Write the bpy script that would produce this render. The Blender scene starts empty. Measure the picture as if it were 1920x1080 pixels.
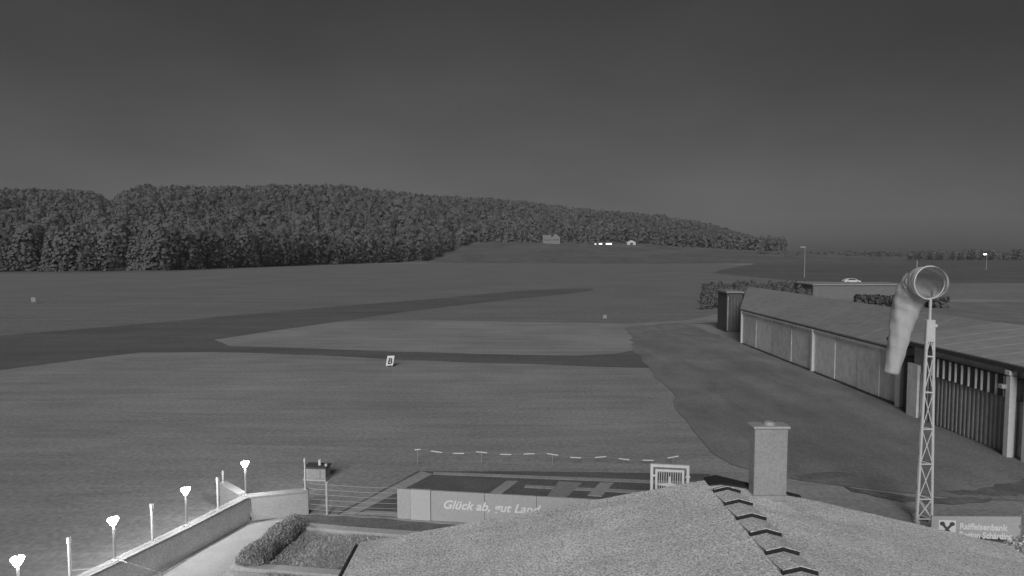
import bpy, bmesh, math, random
import numpy as np
from mathutils import Vector, Matrix
random.seed(7); np.random.seed(7)
R = math.radians
scene = bpy.context.scene
COL = scene.collection

# ---------------------------------------------------------------- camera
F = 1150.0; HOR = 472.0; CAMZ = 9.0            # focal length in photo pixels, horizon row, height in metres
PITCH = math.atan((540 - HOR) / F)
cam_d = bpy.data.cameras.new('camera'); cam = bpy.data.objects.new('camera', cam_d); COL.objects.link(cam)
cam_d.sensor_width = 36; cam_d.lens = 36 * F / 1920; cam_d.clip_start = .1; cam_d.clip_end = 9000
cam.location = (0, 0, CAMZ); cam.rotation_euler = (math.pi / 2 - PITCH, 0, 0)
scene.camera = cam

# ---------------------------------------------------------------- sky and moonlight
SUN_EL, SUN_AZ = 31.0, -8.0                    # light comes from behind the camera, a little from the left
w = bpy.data.worlds.new('World'); scene.world = w; w.use_nodes = True
nt = w.node_tree; bg = nt.nodes['Background']
sky = nt.nodes.new('ShaderNodeTexSky'); sky.sky_type = 'NISHITA'; sky.sun_disc = False
sky.sun_elevation = R(SUN_EL); sky.sun_rotation = R(180 + SUN_AZ)
bw = nt.nodes.new('ShaderNodeRGBToBW'); nt.links.new(sky.outputs[0], bw.inputs[0])   # monochrome night camera
tc = nt.nodes.new('ShaderNodeTexCoord'); mp = nt.nodes.new('ShaderNodeMapping'); mp.inputs['Scale'].default_value = (1, 1, 2.6)
nz = nt.nodes.new('ShaderNodeTexNoise'); nz.inputs['Scale'].default_value = 2.2; nz.inputs['Detail'].default_value = 4
mr = nt.nodes.new('ShaderNodeMapRange'); mr.inputs['From Min'].default_value = .3; mr.inputs['From Max'].default_value = .7
mr.inputs['To Min'].default_value = .84; mr.inputs['To Max'].default_value = 1.16
ml = nt.nodes.new('ShaderNodeMath'); ml.operation = 'MULTIPLY'
nt.links.new(tc.outputs['Generated'], mp.inputs[0]); nt.links.new(mp.outputs[0], nz.inputs['Vector'])
nt.links.new(nz.outputs[0], mr.inputs[0]); nt.links.new(bw.outputs[0], ml.inputs[0]); nt.links.new(mr.outputs[0], ml.inputs[1])
nt.links.new(ml.outputs[0], bg.inputs['Color'])
bg.inputs['Strength'].default_value = .0165
sd = bpy.data.lights.new('moon', 'SUN'); sd.energy = 2.0; sd.angle = R(25)
sun = bpy.data.objects.new('moon', sd); COL.objects.link(sun)
a = R(SUN_AZ)
to_sun = Vector((math.sin(a) * math.cos(R(SUN_EL)), -math.cos(a) * math.cos(R(SUN_EL)), math.sin(R(SUN_EL))))
sun.rotation_euler = to_sun.to_track_quat('Z', 'Y').to_euler()
vs = scene.view_settings
vs.view_transform = 'Standard'; vs.look = 'None'; vs.gamma = 1; vs.exposure = 0; vs.use_curve_mapping = False

# ---------------------------------------------------------------- photo pixel -> place
CP, SP = math.cos(PITCH), math.sin(PITCH)
def ray(x, y):
    u = (x - 960) / F; v = (540 - y) / F
    return Vector((u, CP + v * SP, -SP + v * CP))
def gp(x, y, z=0.0):                            # on the level z
    d = ray(x, y); return Vector((0, 0, CAMZ)) + d * ((z - CAMZ) / d.z)
def gy(x, y, Y):                                # on the upright plane at distance Y
    d = ray(x, y); return Vector((0, 0, CAMZ)) + d * (Y / d.y)

# ---------------------------------------------------------------- materials (greys: the place is seen by a monochrome camera)
MATS = {}
def mat(name, v, rough=.85, amt=.15, scale=6.0, bump=0.0, bscale=None, amt2=0.0, scale2=.3, metal=0.0, emit=0.0):
    if name in MATS: return MATS[name]
    m = bpy.data.materials.new(name); m.use_nodes = True; t = m.node_tree
    p = t.nodes['Principled BSDF']; p.inputs['Roughness'].default_value = rough; p.inputs['Metallic'].default_value = metal
    p.inputs['Specular IOR Level'].default_value = .3
    p.inputs['Base Color'].default_value = (v, v, v, 1)
    if emit:
        p.inputs['Emission Color'].default_value = (1, 1, 1, 1); p.inputs['Emission Strength'].default_value = emit
    g = t.nodes.new('ShaderNodeNewGeometry')
    def noise(sc, det):
        n = t.nodes.new('ShaderNodeTexNoise'); n.inputs['Scale'].default_value = sc; n.inputs['Detail'].default_value = det
        n.inputs['Roughness'].default_value = .65
        t.links.new(g.outputs['Position'], n.inputs['Vector']); return n
    cur = None
    for am, sc, det in ((amt, scale, 3), (amt2, scale2, 5)):
        if am <= 0: continue
        n = noise(sc, det); r = t.nodes.new('ShaderNodeMapRange')
        r.inputs['From Min'].default_value = .3; r.inputs['From Max'].default_value = .7
        r.inputs['To Min'].default_value = 1 - am; r.inputs['To Max'].default_value = 1 + am
        t.links.new(n.outputs[0], r.inputs[0])
        if cur is None: cur = r
        else:
            k = t.nodes.new('ShaderNodeMath'); k.operation = 'MULTIPLY'
            t.links.new(cur.outputs[0], k.inputs[0]); t.links.new(r.outputs[0], k.inputs[1]); cur = k
    if cur is not None:
        k = t.nodes.new('ShaderNodeMath'); k.operation = 'MULTIPLY'; k.inputs[1].default_value = v
        t.links.new(cur.outputs[0], k.inputs[0]); t.links.new(k.outputs[0], p.inputs['Base Color'])
    if bump:
        n = noise(bscale or scale, 4); b = t.nodes.new('ShaderNodeBump')
        b.inputs['Strength'].default_value = bump; b.inputs['Distance'].default_value = .03
        t.links.new(n.outputs[0], b.inputs['Height']); t.links.new(b.outputs[0], p.inputs['Normal'])
    MATS[name] = m; return m
mat('grass', .33, 1, .22, 5.0, .5, 9, .16, .09)
mat('asphalt', .245, .95, .25, 9.0, .3, 30, .18, .25)
mat('shadow_tint', .175, .95, .25, 6, .3, 20, .3, .9)
mat('runway_asphalt', .16, .95, .16, 3.0, .2, 12, .14, .08)
mat('plough', .15, 1, .18, .6, .0, None, .2, .03)
mat('far_grass', .235, 1, .14, 1.2, .0, None, .10, .05)  # grass darkened to paint the light falling off with distance
mat('shed_wall', .21, .9, .1, 1.5)
mat('meadow', .26, 1, .2, .5, .0, None, .12, .04)
mat('hill', .17, 1, .22, .12, .0, None, .25, .02)
mat('forest', .235, 1, .10, .09, 0, None, .25, .014)
mat('paving', .55, .9, .16, 14, .2, 40, .10, .9)
mat('path', .34, .9, .10, 16, .15, 40, .10, 1.2)
mat('soil', .17, 1, .35, 14, .6, 18, .2, 1.5)
mat('lawn', .40, 1, .35, 22, .8, 22, .15, 1.4)
mat('kerb', .42, .9, .14, 15, .2, 30)
mat('hedge', .34, 1, .35, 9)
mat('roof', .76, .9, .60, 27, .45, 30, .12, .8)
mat('ridge', .76, .9, .60, 27, .45, 30, .12, .8)
mat('black', .035, .9, .2, 12)
mat('plaster', .36, .9, .15, 20, .25, 45, .08, 1.5)
mat('rough_wall', .56, .9, .28, 24, .5, 28, .12, 1.1)
mat('coping', .30, .85, .12, 14, .2, 30)
mat('galv', .50, .55, .12, 18, 0, None, 0, 1, .25)
mat('white_paint', .82, .6, .08, 12)
mat('banner', .46, .7, .10, 16, .1, 25)
mat('banner_pale', .54, .7, .08, 16, .1, 25)
mat('letter', .80, .6, 0)
mat('lamp_glass', .9, .4, 0, emit=5.0)
mat('far_lamp', .9, .4, 0, emit=14.0)
mat('lit_pane', .9, .4, 0, emit=2.2)
mat('bed', .15, .95, .3, 10, .3, 20, .2, .8)
mat('mark', .38, .9, .18, 8, .1, 20, .12, 1.3)
mat('mark_dull', .30, .9, .2, 9, .1, 20)
mat('sock', .80, .9, .14, 20, .2, 30)
mat('hangar_wall', .78, .8, .12, 2.2, 0, None, .10, .35)
mat('hangar_wall_dark', .68, .8, .12, 2.2, 0, None, .10, .35)
mat('hangar_wall_pale', .84, .8, .10, 2.2, 0, None, .08, .35)
mat('hangar_roof', .30, .85, .14, 1.6, 0, None, .14, .12)
mat('hangar_roof_pale', .36, .85, .12, 1.6, 0, None, .10, .12)
mat('clad', .42, .7, .12, 4, 0, None, .1, .4)
mat('recess', .08, .9, .2, 3)
mat('mast_paint', .66, .7, .10, 14)
mat('post_paint', .42, .7, .10, 14)
mat('trim', .72, .6, .08, 6)
mat('far_wall', .27, .9, .08, .8)
mat('far_dark', .12, .9, .12, .6)
mat('glass', .06, .15, 0)
mat('tyre', .05, .9, .1, 8)
mat('cabinet', .34, .7, .14, 8)
mat('cabinet_lid', .09, .8, .15, 8)
mat('wire', .50, .5, 0)
mat('shrub', .78, .9, .3, 6)
mat('bark', .20, 1, .2, 10)

def streaks(name, sx, sy, amt, rot):              # long mowing streaks and wheel tracks
    t = MATS[name].node_tree; p = t.nodes['Principled BSDF']; src = p.inputs['Base Color'].links[0].from_socket
    g = t.nodes.new('ShaderNodeNewGeometry'); m = t.nodes.new('ShaderNodeMapping'); m.inputs['Rotation'].default_value = (0, 0, rot); m.inputs['Scale'].default_value = (sx, sy, 1)
    n = t.nodes.new('ShaderNodeTexNoise'); n.inputs['Scale'].default_value = 1; n.inputs['Detail'].default_value = 4; n.inputs['Distortion'].default_value = .8
    r = t.nodes.new('ShaderNodeMapRange'); r.inputs['From Min'].default_value = .3; r.inputs['From Max'].default_value = .7; r.inputs['To Min'].default_value = 1 - amt; r.inputs['To Max'].default_value = 1 + amt
    k = t.nodes.new('ShaderNodeMath'); k.operation = 'MULTIPLY'
    t.links.new(g.outputs['Position'], m.inputs[0]); t.links.new(m.outputs[0], n.inputs['Vector']); t.links.new(n.outputs[0], r.inputs[0])
    t.links.new(src, k.inputs[0]); t.links.new(r.outputs[0], k.inputs[1]); t.links.new(k.outputs[0], p.inputs['Base Color'])
streaks('grass', .10, .9, .13, .25); streaks('asphalt', .5, .12, .14, .1); streaks('runway_asphalt', .06, .5, .12, -.62); streaks('far_grass', .03, .35, .10, .5)
for n_ in ('hangar_wall', 'hangar_wall_dark', 'hangar_wall_pale', 'clad'): streaks(n_, 0, 3.0, .10, 0)
streaks('roof', .5, 2.2, .10, 0)
def cloth(name, v=None):                                # thin weave that lets light through
    t = MATS[name].node_tree; p = t.nodes['Principled BSDF']; o = t.nodes['Material Output']
    tr = t.nodes.new('ShaderNodeBsdfTranslucent'); v = v or MATS[name].get('v', .8); tr.inputs[0].default_value = (v, v, v, 1)
    mx_ = t.nodes.new('ShaderNodeMixShader'); mx_.inputs[0].default_value = .45
    t.links.new(p.outputs[0], mx_.inputs[1]); t.links.new(tr.outputs[0], mx_.inputs[2]); t.links.new(mx_.outputs[0], o.inputs[0])
t_ = MATS['lamp_glass'].node_tree                # frosted glass: glows and lets the bulb's light through
tp = t_.nodes.new('ShaderNodeBsdfTransparent'); mxg = t_.nodes.new('ShaderNodeMixShader'); mxg.inputs[0].default_value = .5
t_.links.new(t_.nodes['Principled BSDF'].outputs[0], mxg.inputs[1]); t_.links.new(tp.outputs[0], mxg.inputs[2]); t_.links.new(mxg.outputs[0], t_.nodes['Material Output'].inputs[0])
cloth('sock')
cloth('forest', .24)

# ---------------------------------------------------------------- mesh helpers
ORG = {}                                        # root location of every built tree of objects
class MB:
    def __init__(s): s.v = []; s.f = []
    def box(s, c, d, rz=0.0, M=None):
        c = Vector(c); n = len(s.v); ca, sa = math.cos(rz), math.sin(rz)
        for dz in (-.5, .5):
            for dx, dy in ((-.5, -.5), (.5, -.5), (.5, .5), (-.5, .5)):
                x, y = dx * d[0], dy * d[1]
                s.v.append((c.x + x * ca - y * sa, c.y + x * sa + y * ca, c.z + dz * d[2]))
        for q in ((3, 2, 1, 0), (4, 5, 6, 7), (0, 1, 5, 4), (1, 2, 6, 5), (2, 3, 7, 6), (3, 0, 4, 7)):
            s.f.append([n + i for i in q])
        return s
    def prism(s, pts, z0, z1):                  # polygon in plan, extruded upwards
        n = len(s.v); k = len(pts)
        ar = sum(pts[i][0] * pts[(i + 1) % k][1] - pts[(i + 1) % k][0] * pts[i][1] for i in range(k))
        if ar < 0: pts = pts[::-1]
        for z in (z0, z1):
            for p in pts: s.v.append((p[0], p[1], z))
        s.f.append([n + i for i in range(k)][::-1]); s.f.append([n + k + i for i in range(k)])
        for i in range(k):
            j = (i + 1) % k; s.f.append([n + i, n + j, n + k + j, n + k + i])
        return s
    def hull(s, pts, off):                      # any flat polygon, thickened by a vector
        n = len(s.v); k = len(pts); off = Vector(off)
        for p in pts: s.v.append(tuple(Vector(p)))
        for p in pts: s.v.append(tuple(Vector(p) + off))
        s.f.append([n + i for i in range(k)][::-1]); s.f.append([n + k + i for i in range(k)])
        for i in range(k):
            j = (i + 1) % k; s.f.append([n + i, n + j, n + k + j, n + k + i])
        return s
    def rings(s, rs, cap=True):
        n = len(s.v); k = len(rs[0])
        for r in rs: s.v += [tuple(p) for p in r]
        for a_ in range(len(rs) - 1):
            for i in range(k):
                j = (i + 1) % k; s.f.append([n + a_ * k + i, n + a_ * k + j, n + a_ * k + k + j, n + a_ * k + k + i])
        if cap:
            s.f.append([n + i for i in range(k)][::-1]); s.f.append([n + (len(rs) - 1) * k + i for i in range(k)])
        return s
    def tube(s, pts, r, seg=8, cap=True):
        pts = [Vector(p) for p in pts]; rr = r if isinstance(r, (list, tuple)) else [r] * len(pts)
        rs = []; nrm = None
        for i, p in enumerate(pts):
            t = (pts[min(i + 1, len(pts) - 1)] - pts[max(i - 1, 0)]).normalized()
            if nrm is None:
                nrm = Vector((1, 0, 0)) if abs(t.x) < .9 else Vector((0, 1, 0))
            nrm = (nrm - t * nrm.dot(t)).normalized(); b = t.cross(nrm)
            rs.append([p + (nrm * math.cos(2 * math.pi * k / seg) + b * math.sin(2 * math.pi * k / seg)) * rr[i] for k in range(seg)])
        return s.rings(rs, cap)
    def lathe(s, c, prof, seg=20):              # prof: (radius, z)
        c = Vector(c)
        rs = [[c + Vector((r * math.cos(2 * math.pi * k / seg), r * math.sin(2 * math.pi * k / seg), z)) for k in range(seg)] for r, z in prof]
        return s.rings(rs)
    def build(s, name, m, parent=None, smooth=False, bevel=0):
        o0 = ORG[parent.name] if parent else Vector((0, 0, 0))
        me = bpy.data.meshes.new(name)
        me.from_pydata([tuple(Vector(p) - o0) for p in s.v], [], s.f); me.update()
        me.materials.append(MATS[m] if isinstance(m, str) else m)
        if smooth: me.polygons.foreach_set('use_smooth', [True] * len(me.polygons))
        o = bpy.data.objects.new(name, me); COL.objects.link(o)
        if parent: o.parent = parent
        ORG[o.name] = o0
        if bevel:
            b = o.modifiers.new('bevel', 'BEVEL'); b.width = bevel; b.segments = 2; b.limit_method = 'ANGLE'
        return o
def rebase(o, loc):                             # move a top-level mesh's origin to its base
    loc = Vector(loc); o.data.transform(Matrix.Translation(-loc)); o.location = loc; ORG[o.name] = loc
def tag(o, label, cat=None, group=None, kind=None):
    if label: o['label'] = label
    if cat: o['category'] = cat
    if group: o['group'] = group
    if kind: o['kind'] = kind
    return o
def thing(name, loc, label, cat, group=None):
    o = bpy.data.objects.new(name, None); COL.objects.link(o); o.location = loc; o.empty_display_size = .2
    ORG[o.name] = Vector(loc); return tag(o, label, cat, group)
def structure(o, label, cat):
    return tag(o, label, cat, kind='structure')
def lerp(a_, b_, t): return a_ + (b_ - a_) * t
def strip(poly, hw):                            # mitred band polygon along a plan polyline
    L, Rr = [], []
    for i, p in enumerate(poly):
        p = Vector((p[0], p[1])); d0 = d1 = None
        if i > 0: d0 = (p - Vector(poly[i - 1][:2])).normalized()
        if i < len(poly) - 1: d1 = (Vector(poly[i + 1][:2]) - p).normalized()
        d0 = d0 or d1; d1 = d1 or d0; t = (d0 + d1).normalized(); n = Vector((-t.y, t.x))
        k = hw / max(.3, n.dot(Vector((-d0.y, d0.x))))
        L.append(p + n * k); Rr.append(p - n * k)
    return L + Rr[::-1]
def ragged(pts, step, amp, closed=True):        # uneven edge for worn paving
    out = []; k = len(pts)
    for i in range(k):
        p, q = Vector(pts[i][:2]), Vector(pts[(i + 1) % k][:2]); d = (q - p).length; n = max(1, int(d / step))
        n = min(n, 60)
        for j in range(n):
            c = p.lerp(q, j / n); t = (q - p).normalized()
            out.append(c + Vector((-t.y, t.x)) * random.uniform(-amp, amp) * (0 if j == 0 else 1))
    return out
def sheet(name, pts, z, m, label, cat, rag=None):
    if rag: pts = ragged(pts, *rag)
    b = MB(); pts = [Vector((p[0], p[1])) for p in pts]
    ar = sum(pts[i].x * pts[(i + 1) % len(pts)].y - pts[(i + 1) % len(pts)].x * pts[i].y for i in range(len(pts)))
    if ar < 0: pts = pts[::-1]
    b.v = [(p.x, p.y, z) for p in pts]; b.f = [list(range(len(pts)))]
    return structure(b.build(name, m), label, cat)
def text_mesh(body, size, shear=0.0, bold=0.0, ext=.004, width=None):
    cu = bpy.data.curves.new('t', 'FONT'); cu.body = body; cu.size = size; cu.shear = shear; cu.offset = bold; cu.extrude = ext
    cu.resolution_u = 3
    o = bpy.data.objects.new('t', cu); COL.objects.link(o); bpy.context.view_layer.update()
    dg = bpy.context.evaluated_depsgraph_get(); me = bpy.data.meshes.new_from_object(o.evaluated_get(dg))
    COL.objects.unlink(o); bpy.data.objects.remove(o); bpy.data.curves.remove(cu)
    v = np.array([x.co[:] for x in me.vertices])
    if width:
        k = width / (v[:, 0].max() - v[:, 0].min()); me.transform(Matrix.Diagonal((k, 1, 1, 1)))
    return me
def place_text(me, name, m, parent, origin, xdir, zdir):
    x = Vector(xdir).normalized(); z = Vector(zdir).normalized(); n = x.cross(z)
    M = Matrix(((x.x, z.x, n.x, origin[0]), (x.y, z.y, n.y, origin[1]), (x.z, z.z, n.z, origin[2]), (0, 0, 0, 1)))
    me.transform(M); me.transform(Matrix.Translation(-ORG[parent.name]))
    me.name = name; me.materials.clear(); me.materials.append(MATS[m])
    o = bpy.data.objects.new(name, me); COL.objects.link(o); o.parent = parent; ORG[o.name] = ORG[parent.name]; return o

# ================================================================ THE SETTING
b = MB(); S = 2000.0
b.v = [(-S, -300, 0), (S, -300, 0), (S, S, 0), (-S, S, 0)]; b.f = [[0, 1, 2, 3]]
structure(b.build('ground', 'grass'), 'wide mown grass airfield running out to the hills', 'grass field')

px = lambda L: [gp(x, y) for x, y in L]
sheet('runway', px([(-500, 672), (0, 629), (200, 613), (400, 595), (640, 574), (840, 558), (973, 545), (1060, 541), (1112, 541), (1107, 546), (1007, 557),
                    (907, 567), (773, 583), (640, 602), (520, 619), (400, 637), (330, 652), (0, 694), (-500, 772)]), .010, 'runway_asphalt',
      'dark asphalt runway crossing the grass at an angle', 'runway', (3.0, .25))
sheet('falloff_grass', px([(-500, 690), (0, 640), (200, 624), (400, 612), (560, 606), (700, 601), (900, 602), (1080, 605), (1180, 607), (1290, 600), (1390, 580), (1480, 540), (1480, 500), (1330, 494), (900, 492), (600, 496), (300, 508), (0, 511), (-500, 513)]), .005, 'far_grass',
      'far grass with painted light falloff between the runway and the wood', 'meadow', (6, .6))
sheet('taxiway', px([(-60, 686), (0, 681), (100, 670), (230, 661), (400, 660), (600, 666), (733, 674), (940, 681), (1180, 689), (1235, 690),
                     (1235, 655), (1195, 656), (1150, 664), (1080, 667), (1000, 666), (740, 660), (640, 656), (430, 649), (400, 637), (300, 630)]), .020, 'runway_asphalt',
      'narrow dark taxiway curving from the runway to the hangar apron', 'taxiway', (2.5, .2))
sheet('apron', px([(1176, 614), (1260, 606), (1365, 606)]) + [Vector((22.4, 76)), Vector((22.4, 62)), Vector((22.4, 12)), gp(1960, 944), gp(1900, 940), gp(1800, 935), gp(1740, 930), gp(1660, 921), gp(1580, 912), gp(1500, 902), gp(1412, 884)] +
      px([(1372, 872), (1335, 850), (1312, 822), (1288, 790), (1262, 752), (1240, 716), (1215, 686), (1190, 662)]), .030, 'asphalt',
      'worn dark asphalt apron in front of the hangars', 'apron', (1.3, .38))
for L_, lab in (([(1490, 893), (1530, 888), (1570, 886), (1600, 890), (1612, 897), (1560, 898), (1500, 901)], 'short streak of painted branch shadow near the chimney'),
                ([(1580, 912), (1640, 922), (1700, 932), (1760, 936), (1800, 934), (1860, 936), (1840, 944), (1740, 946), (1670, 938), (1600, 924)], 'long streak of painted branch shadow along the apron edge behind the mast'),
                ([(1760, 920), (1830, 922), (1880, 908), (1930, 896), (1960, 900), (1960, 930), (1880, 930), (1800, 930)], 'streak of painted branch shadow on the apron beside the near hangar post')):
    sheet('painted_shadow', px(L_), .036, 'shadow_tint', lab, 'patch', (.35, .13))  # dark ragged sheets that paint branch shadows onto the apron
sheet('ploughed_field', [Vector((p.x, p.y)) for p in px([(1330, 512), (1500, 527), (1700, 531), (2100, 534), (2500, 536)])] + [Vector((1500, 900)), Vector((300, 900)), Vector((200, 500))], .012, 'plough',
      'dark bare field beyond the hangars', 'field', (12, 2))
sheet('meadow', px([(1690, 563), (1800, 560), (2200, 566), (2400, 532), (1690, 531)]), .022, 'meadow',
      'pale strip of meadow behind the hangar roofs', 'meadow', (6, .8))
sheet('yard', [Vector((34.5, 40)), Vector((34.5, 96)), Vector((60, 108)), Vector((120, 112)), Vector((120, 40))], .034, 'asphalt',
      'dark paved yard behind the hangars', 'yard', (4, .5))

# hills: a terrain sheet that climbs behind the airfield
sky_px = [(-700, 372), (-300, 370), (0, 375), (80, 378), (140, 377), (185, 383), (210, 396), (235, 382), (270, 368), (340, 370), (450, 368), (560, 362), (640, 361),
          (720, 369), (800, 375), (900, 379), (1000, 388), (1080, 398), (1160, 405), (1240, 410), (1320, 420), (1370, 435), (1420, 451), (1450, 464), (1500, 474), (1700, 478)]
sx = [p[0] for p in sky_px]; sy = [p[1] for p in sky_px]
base_px = [(-700, 514), (0, 512), (300, 509), (450, 503), (600, 497), (760, 492), (900, 493), (1100, 494), (1700, 494)]
field_px = [(-700, 505), (780, 488), (830, 470), (880, 457), (1000, 456), (1200, 459), (1300, 465), (1420, 470), (1700, 477)]
def interp(x, T): return float(np.interp(x, [p[0] for p in T], [p[1] for p in T]))
def hill_params(x):
    t = min(1, max(0, (x - 760) / 140.0)); t = t * t * (3 - 2 * t)
    Db = CAMZ * F / (interp(x, base_px) - HOR)
    Df = lerp(Db + 4, 740, t); zf = lerp(.05, max(.5, CAMZ + (HOR - interp(x, field_px)) * Df / F), t)
    Dc = lerp(980, 1250, t); zc = max(zf, CAMZ + (HOR - float(np.interp(x, sx, sy))) * Dc / F - 17.0)
    return Db, Df, zf, Dc, zc
def hill_z(x, D):
    Db, Df, zf, Dc, zc = hill_params(x)
    if D <= Db: return -.5 + .5 * min(1, max(0, (D - Db + 40) / 40))
    if D <= Df: return zf * ((D - Db) / (Df - Db)) ** 1.15
    if D <= Dc: return zf + (zc - zf) * math.sin((D - Df) / (Dc - Df) * math.pi / 2) ** 1.1
    return zc - (D - Dc) * .08
b = MB(); XS = list(range(-700, 1701, 25)); n = 34
for x in XS:
    Db = hill_params(x)[0]
    for j in range(n):
        D = Db - 30 + (1700 - Db + 30) * (j / (n - 1)) ** 1.3
        d = ray(x, HOR); b.v.append((d.x / d.y * D, D, hill_z(x, D)))
for i in range(len(XS) - 1):
    for j in range(n - 1):
        q = i * n + j; b.f.append([q, q + n, q + n + 1, q + 1])
structure(b.build('hill', 'hill', smooth=True), 'long wooded hill rising behind the airfield', 'hill')

# the wood: thousands of crowns, one mass
def forest(name, spots, m, label):
    rng = np.random.default_rng(len(spots)); VV = []
    for (X, Y, Z, h, kind) in spots:
        n = 380 if Y < 400 else (140 if Y < 620 else 58)
        n = n if h > 3 else 90
        u = rng.random(n) ** (.8 if kind else 1.15)              # height fraction
        q = rng.random(n) * 2 * np.pi
        if kind == 0:
            r = h * .19 * (1 - u) * (.75 + .4 * rng.random(n)) + .02 * h
        else:
            r = h * .31 * np.sqrt(np.clip(1 - ((u - .5) / .52) ** 2, .03, 1)) * (.55 + .6 * rng.random(n))
        c = np.stack([X + r * np.cos(q), Y + r * np.sin(q), Z + h * (.03 + .95 * u)], 1)
        s = (h * (.039 if n > 200 else .065 if n > 100 else .10)) * (.6 + .8 * rng.random((n, 1)))
        d = np.stack([np.cos(q), np.sin(q), .45 + .25 * rng.standard_normal(n)], 1) + .2 * rng.standard_normal((n, 3))
        d /= np.linalg.norm(d, axis=1)[:, None]
        e = np.cross(d, rng.standard_normal((n, 3))); e /= np.linalg.norm(e, axis=1)[:, None]
        g = np.cross(d, e)
        VV.append(np.stack([c + e * s, c + g * s * .8, c - e * s, c - g * s * .8], 1).reshape(-1, 3))
    V = np.concatenate(VV); nq = len(V) // 4
    me = bpy.data.meshes.new(name); me.vertices.add(len(V)); me.vertices.foreach_set('co', V.astype(np.float32).ravel())
    me.loops.add(nq * 4); me.loops.foreach_set('vertex_index', np.arange(nq * 4, dtype=np.int32))
    me.polygons.add(nq); me.polygons.foreach_set('loop_start', np.arange(nq, dtype=np.int32) * 4)
    me.update(calc_edges=True); me.validate(); me.materials.append(MATS[m])
    o = bpy.data.objects.new(name, me); COL.objects.link(o)
    return tag(o, label, 'forest', kind='stuff')
spots = []
for _ in range(11000):
    x = random.uniform(-650, 1470); Db, Df, zf, Dc, zc = hill_params(x)
    D = Df + 6 + (Dc + 60 - Df) * random.random() ** 1.1
    if zc - zf < 6 and D > Df + 60: continue
    d = ray(x, HOR); h = random.uniform(13, 23) * (.85 if x > 1250 else 1)
    spots.append((d.x / d.y * D, D, hill_z(x, D) - .6, h, 0 if random.random() < .55 else 1))
for x in np.arange(-650, 800, 3.4):              # close front rank at the wood's edge
    Db, Df, *_ = hill_params(x); D = Df + random.uniform(1, 14); d = ray(x, HOR)
    spots.append((d.x / d.y * D, D, hill_z(x, D) - .3, random.uniform(12, 22), 0 if random.random() < .4 else 1))
forest('forest', spots, 'forest', 'dark dense wood covering the hillside')
spots = []
for _ in range(900):
    D = random.uniform(640, 800); x = random.uniform(1380, 2350); d = ray(x, HOR)
    spots.append((d.x / d.y * D, D, 0, random.uniform(6.0, 10.0) + (2.0 if (1810 < x < 1870 or x > 1895) else 0), 1))
forest('forest', spots, 'forest', 'far thin belt of trees along the flat horizon')
spots = []
for _ in range(260):                             # scrub between meadow and field
    x = random.uniform(1320, 1520); D = random.uniform(95, 150); d = ray(x, HOR)
    spots.append((d.x / d.y * D, D, 0, random.uniform(1.0, 2.4), 1))
forest('scrub', spots, 'forest', 'low dark scrub beyond the end of the hangar')

# ================================================================ FAR THINGS
def far_house(name, x0, x1, ytop, ybase, D, label, cat):
    p0 = gy(x0, ybase, D); p1 = gy(x1, ybase, D); W = p1.x - p0.x; H = gy(x0, ytop, D).z - p0.z
    zt = hill_z((x0 + x1) / 2, D) - .6
    t = thing(name, ((p0.x + p1.x) / 2, D + 4, zt), label, cat); return t, p0, p1, W, H, zt
t, p0, p1, W, H, zt = far_house('farmhouse', 1018, 1050, 438, 456, 735, 'pale farmhouse with a gabled wing at the foot of the wood', 'house')
xm = lerp(p0.x, p1.x, .5); zb = p0.z
MB().box(((p0.x + xm) / 2, 740, (zt + zb + H * .55) / 2), (xm - p0.x, 9, zb + H * .55 - zt)).build('wall', 'far_wall', t)
rb = MB(); rb.rings([[Vector((xx, 735.4, zb + H * .55)), Vector((xx, 744.6, zb + H * .55)), Vector((xx, 740, zb + H * .85))] for xx in (p0.x - .3, xm)]); rb.build('roof', 'far_wall', t)
gw = MB(); gw.hull([(xm, 733, zt), (p1.x, 733, zt), (p1.x, 733, zb + H * .6), ((xm + p1.x) / 2, 733, zb + H), (xm, 733, zb + H * .6)], (0, 11, 0)); gw.build('gable_wing', 'far_wall', t)
for xx in (.25, .5, .75):
    MB().box((lerp(xm, p1.x, xx), 732.97, zb + H * .35), (1.2, .1, 1.6)).build('window', 'glass', t)
    MB().box((lerp(p0.x, xm, xx), 735.47, zb + H * .32), (1.2, .1, 1.6)).build('window', 'glass', t)
t, p0, p1, W, H, zt = far_house('barn', 1106, 1152, 453, 463, 735, 'low dark barn with brightly lit windows below the wood', 'barn')
MB().box(((p0.x + p1.x) / 2, 740, (zt + p0.z + H * .6) / 2), (W, 8, p0.z + H * .6 - zt)).build('wall', 'far_dark', t)
MB().rings([[Vector((xx, 735, p0.z + H * .6)), Vector((xx, 745, p0.z + H * .6)), Vector((xx, 740, p0.z + H))] for xx in (p0.x - .4, p1.x + .4)]).build('roof', 'far_dark', t)
for x0, x1, y0, y1 in ((1115, 1118, 457, 462), (1123, 1129, 456, 459), (1136, 1147, 456, 458.5), (1139, 1145, 459, 461.5)):
    a_ = gy(x0, y0, 735.8); c_ = gy(x1, y1, 735.8)
    MB().box(((a_.x + c_.x) / 2, 735.85, (a_.z + c_.z) / 2), (c_.x - a_.x, .4, a_.z - c_.z)).build('window', 'lit_pane', t)
t, p0, p1, W, H, zt = far_house('shed', 1176, 1192, 450, 461, 735, 'faint pale shed on the slope beside the lit barn', 'shed')
MB().hull([(p0.x, 735, zt), (p1.x, 735, zt), (p1.x, 735, p0.z + H * .6), ((p0.x + p1.x) / 2, 735, p0.z + H), (p0.x, 735, p0.z + H * .6)], (0, 8, 0)).build('wall', 'hangar_wall_dark', t)
MB().box(((p0.x + p1.x) / 2, 734.9, zt + 1.6), (W * .35, .15, 3.0)).build('door', 'far_dark', t)

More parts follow.
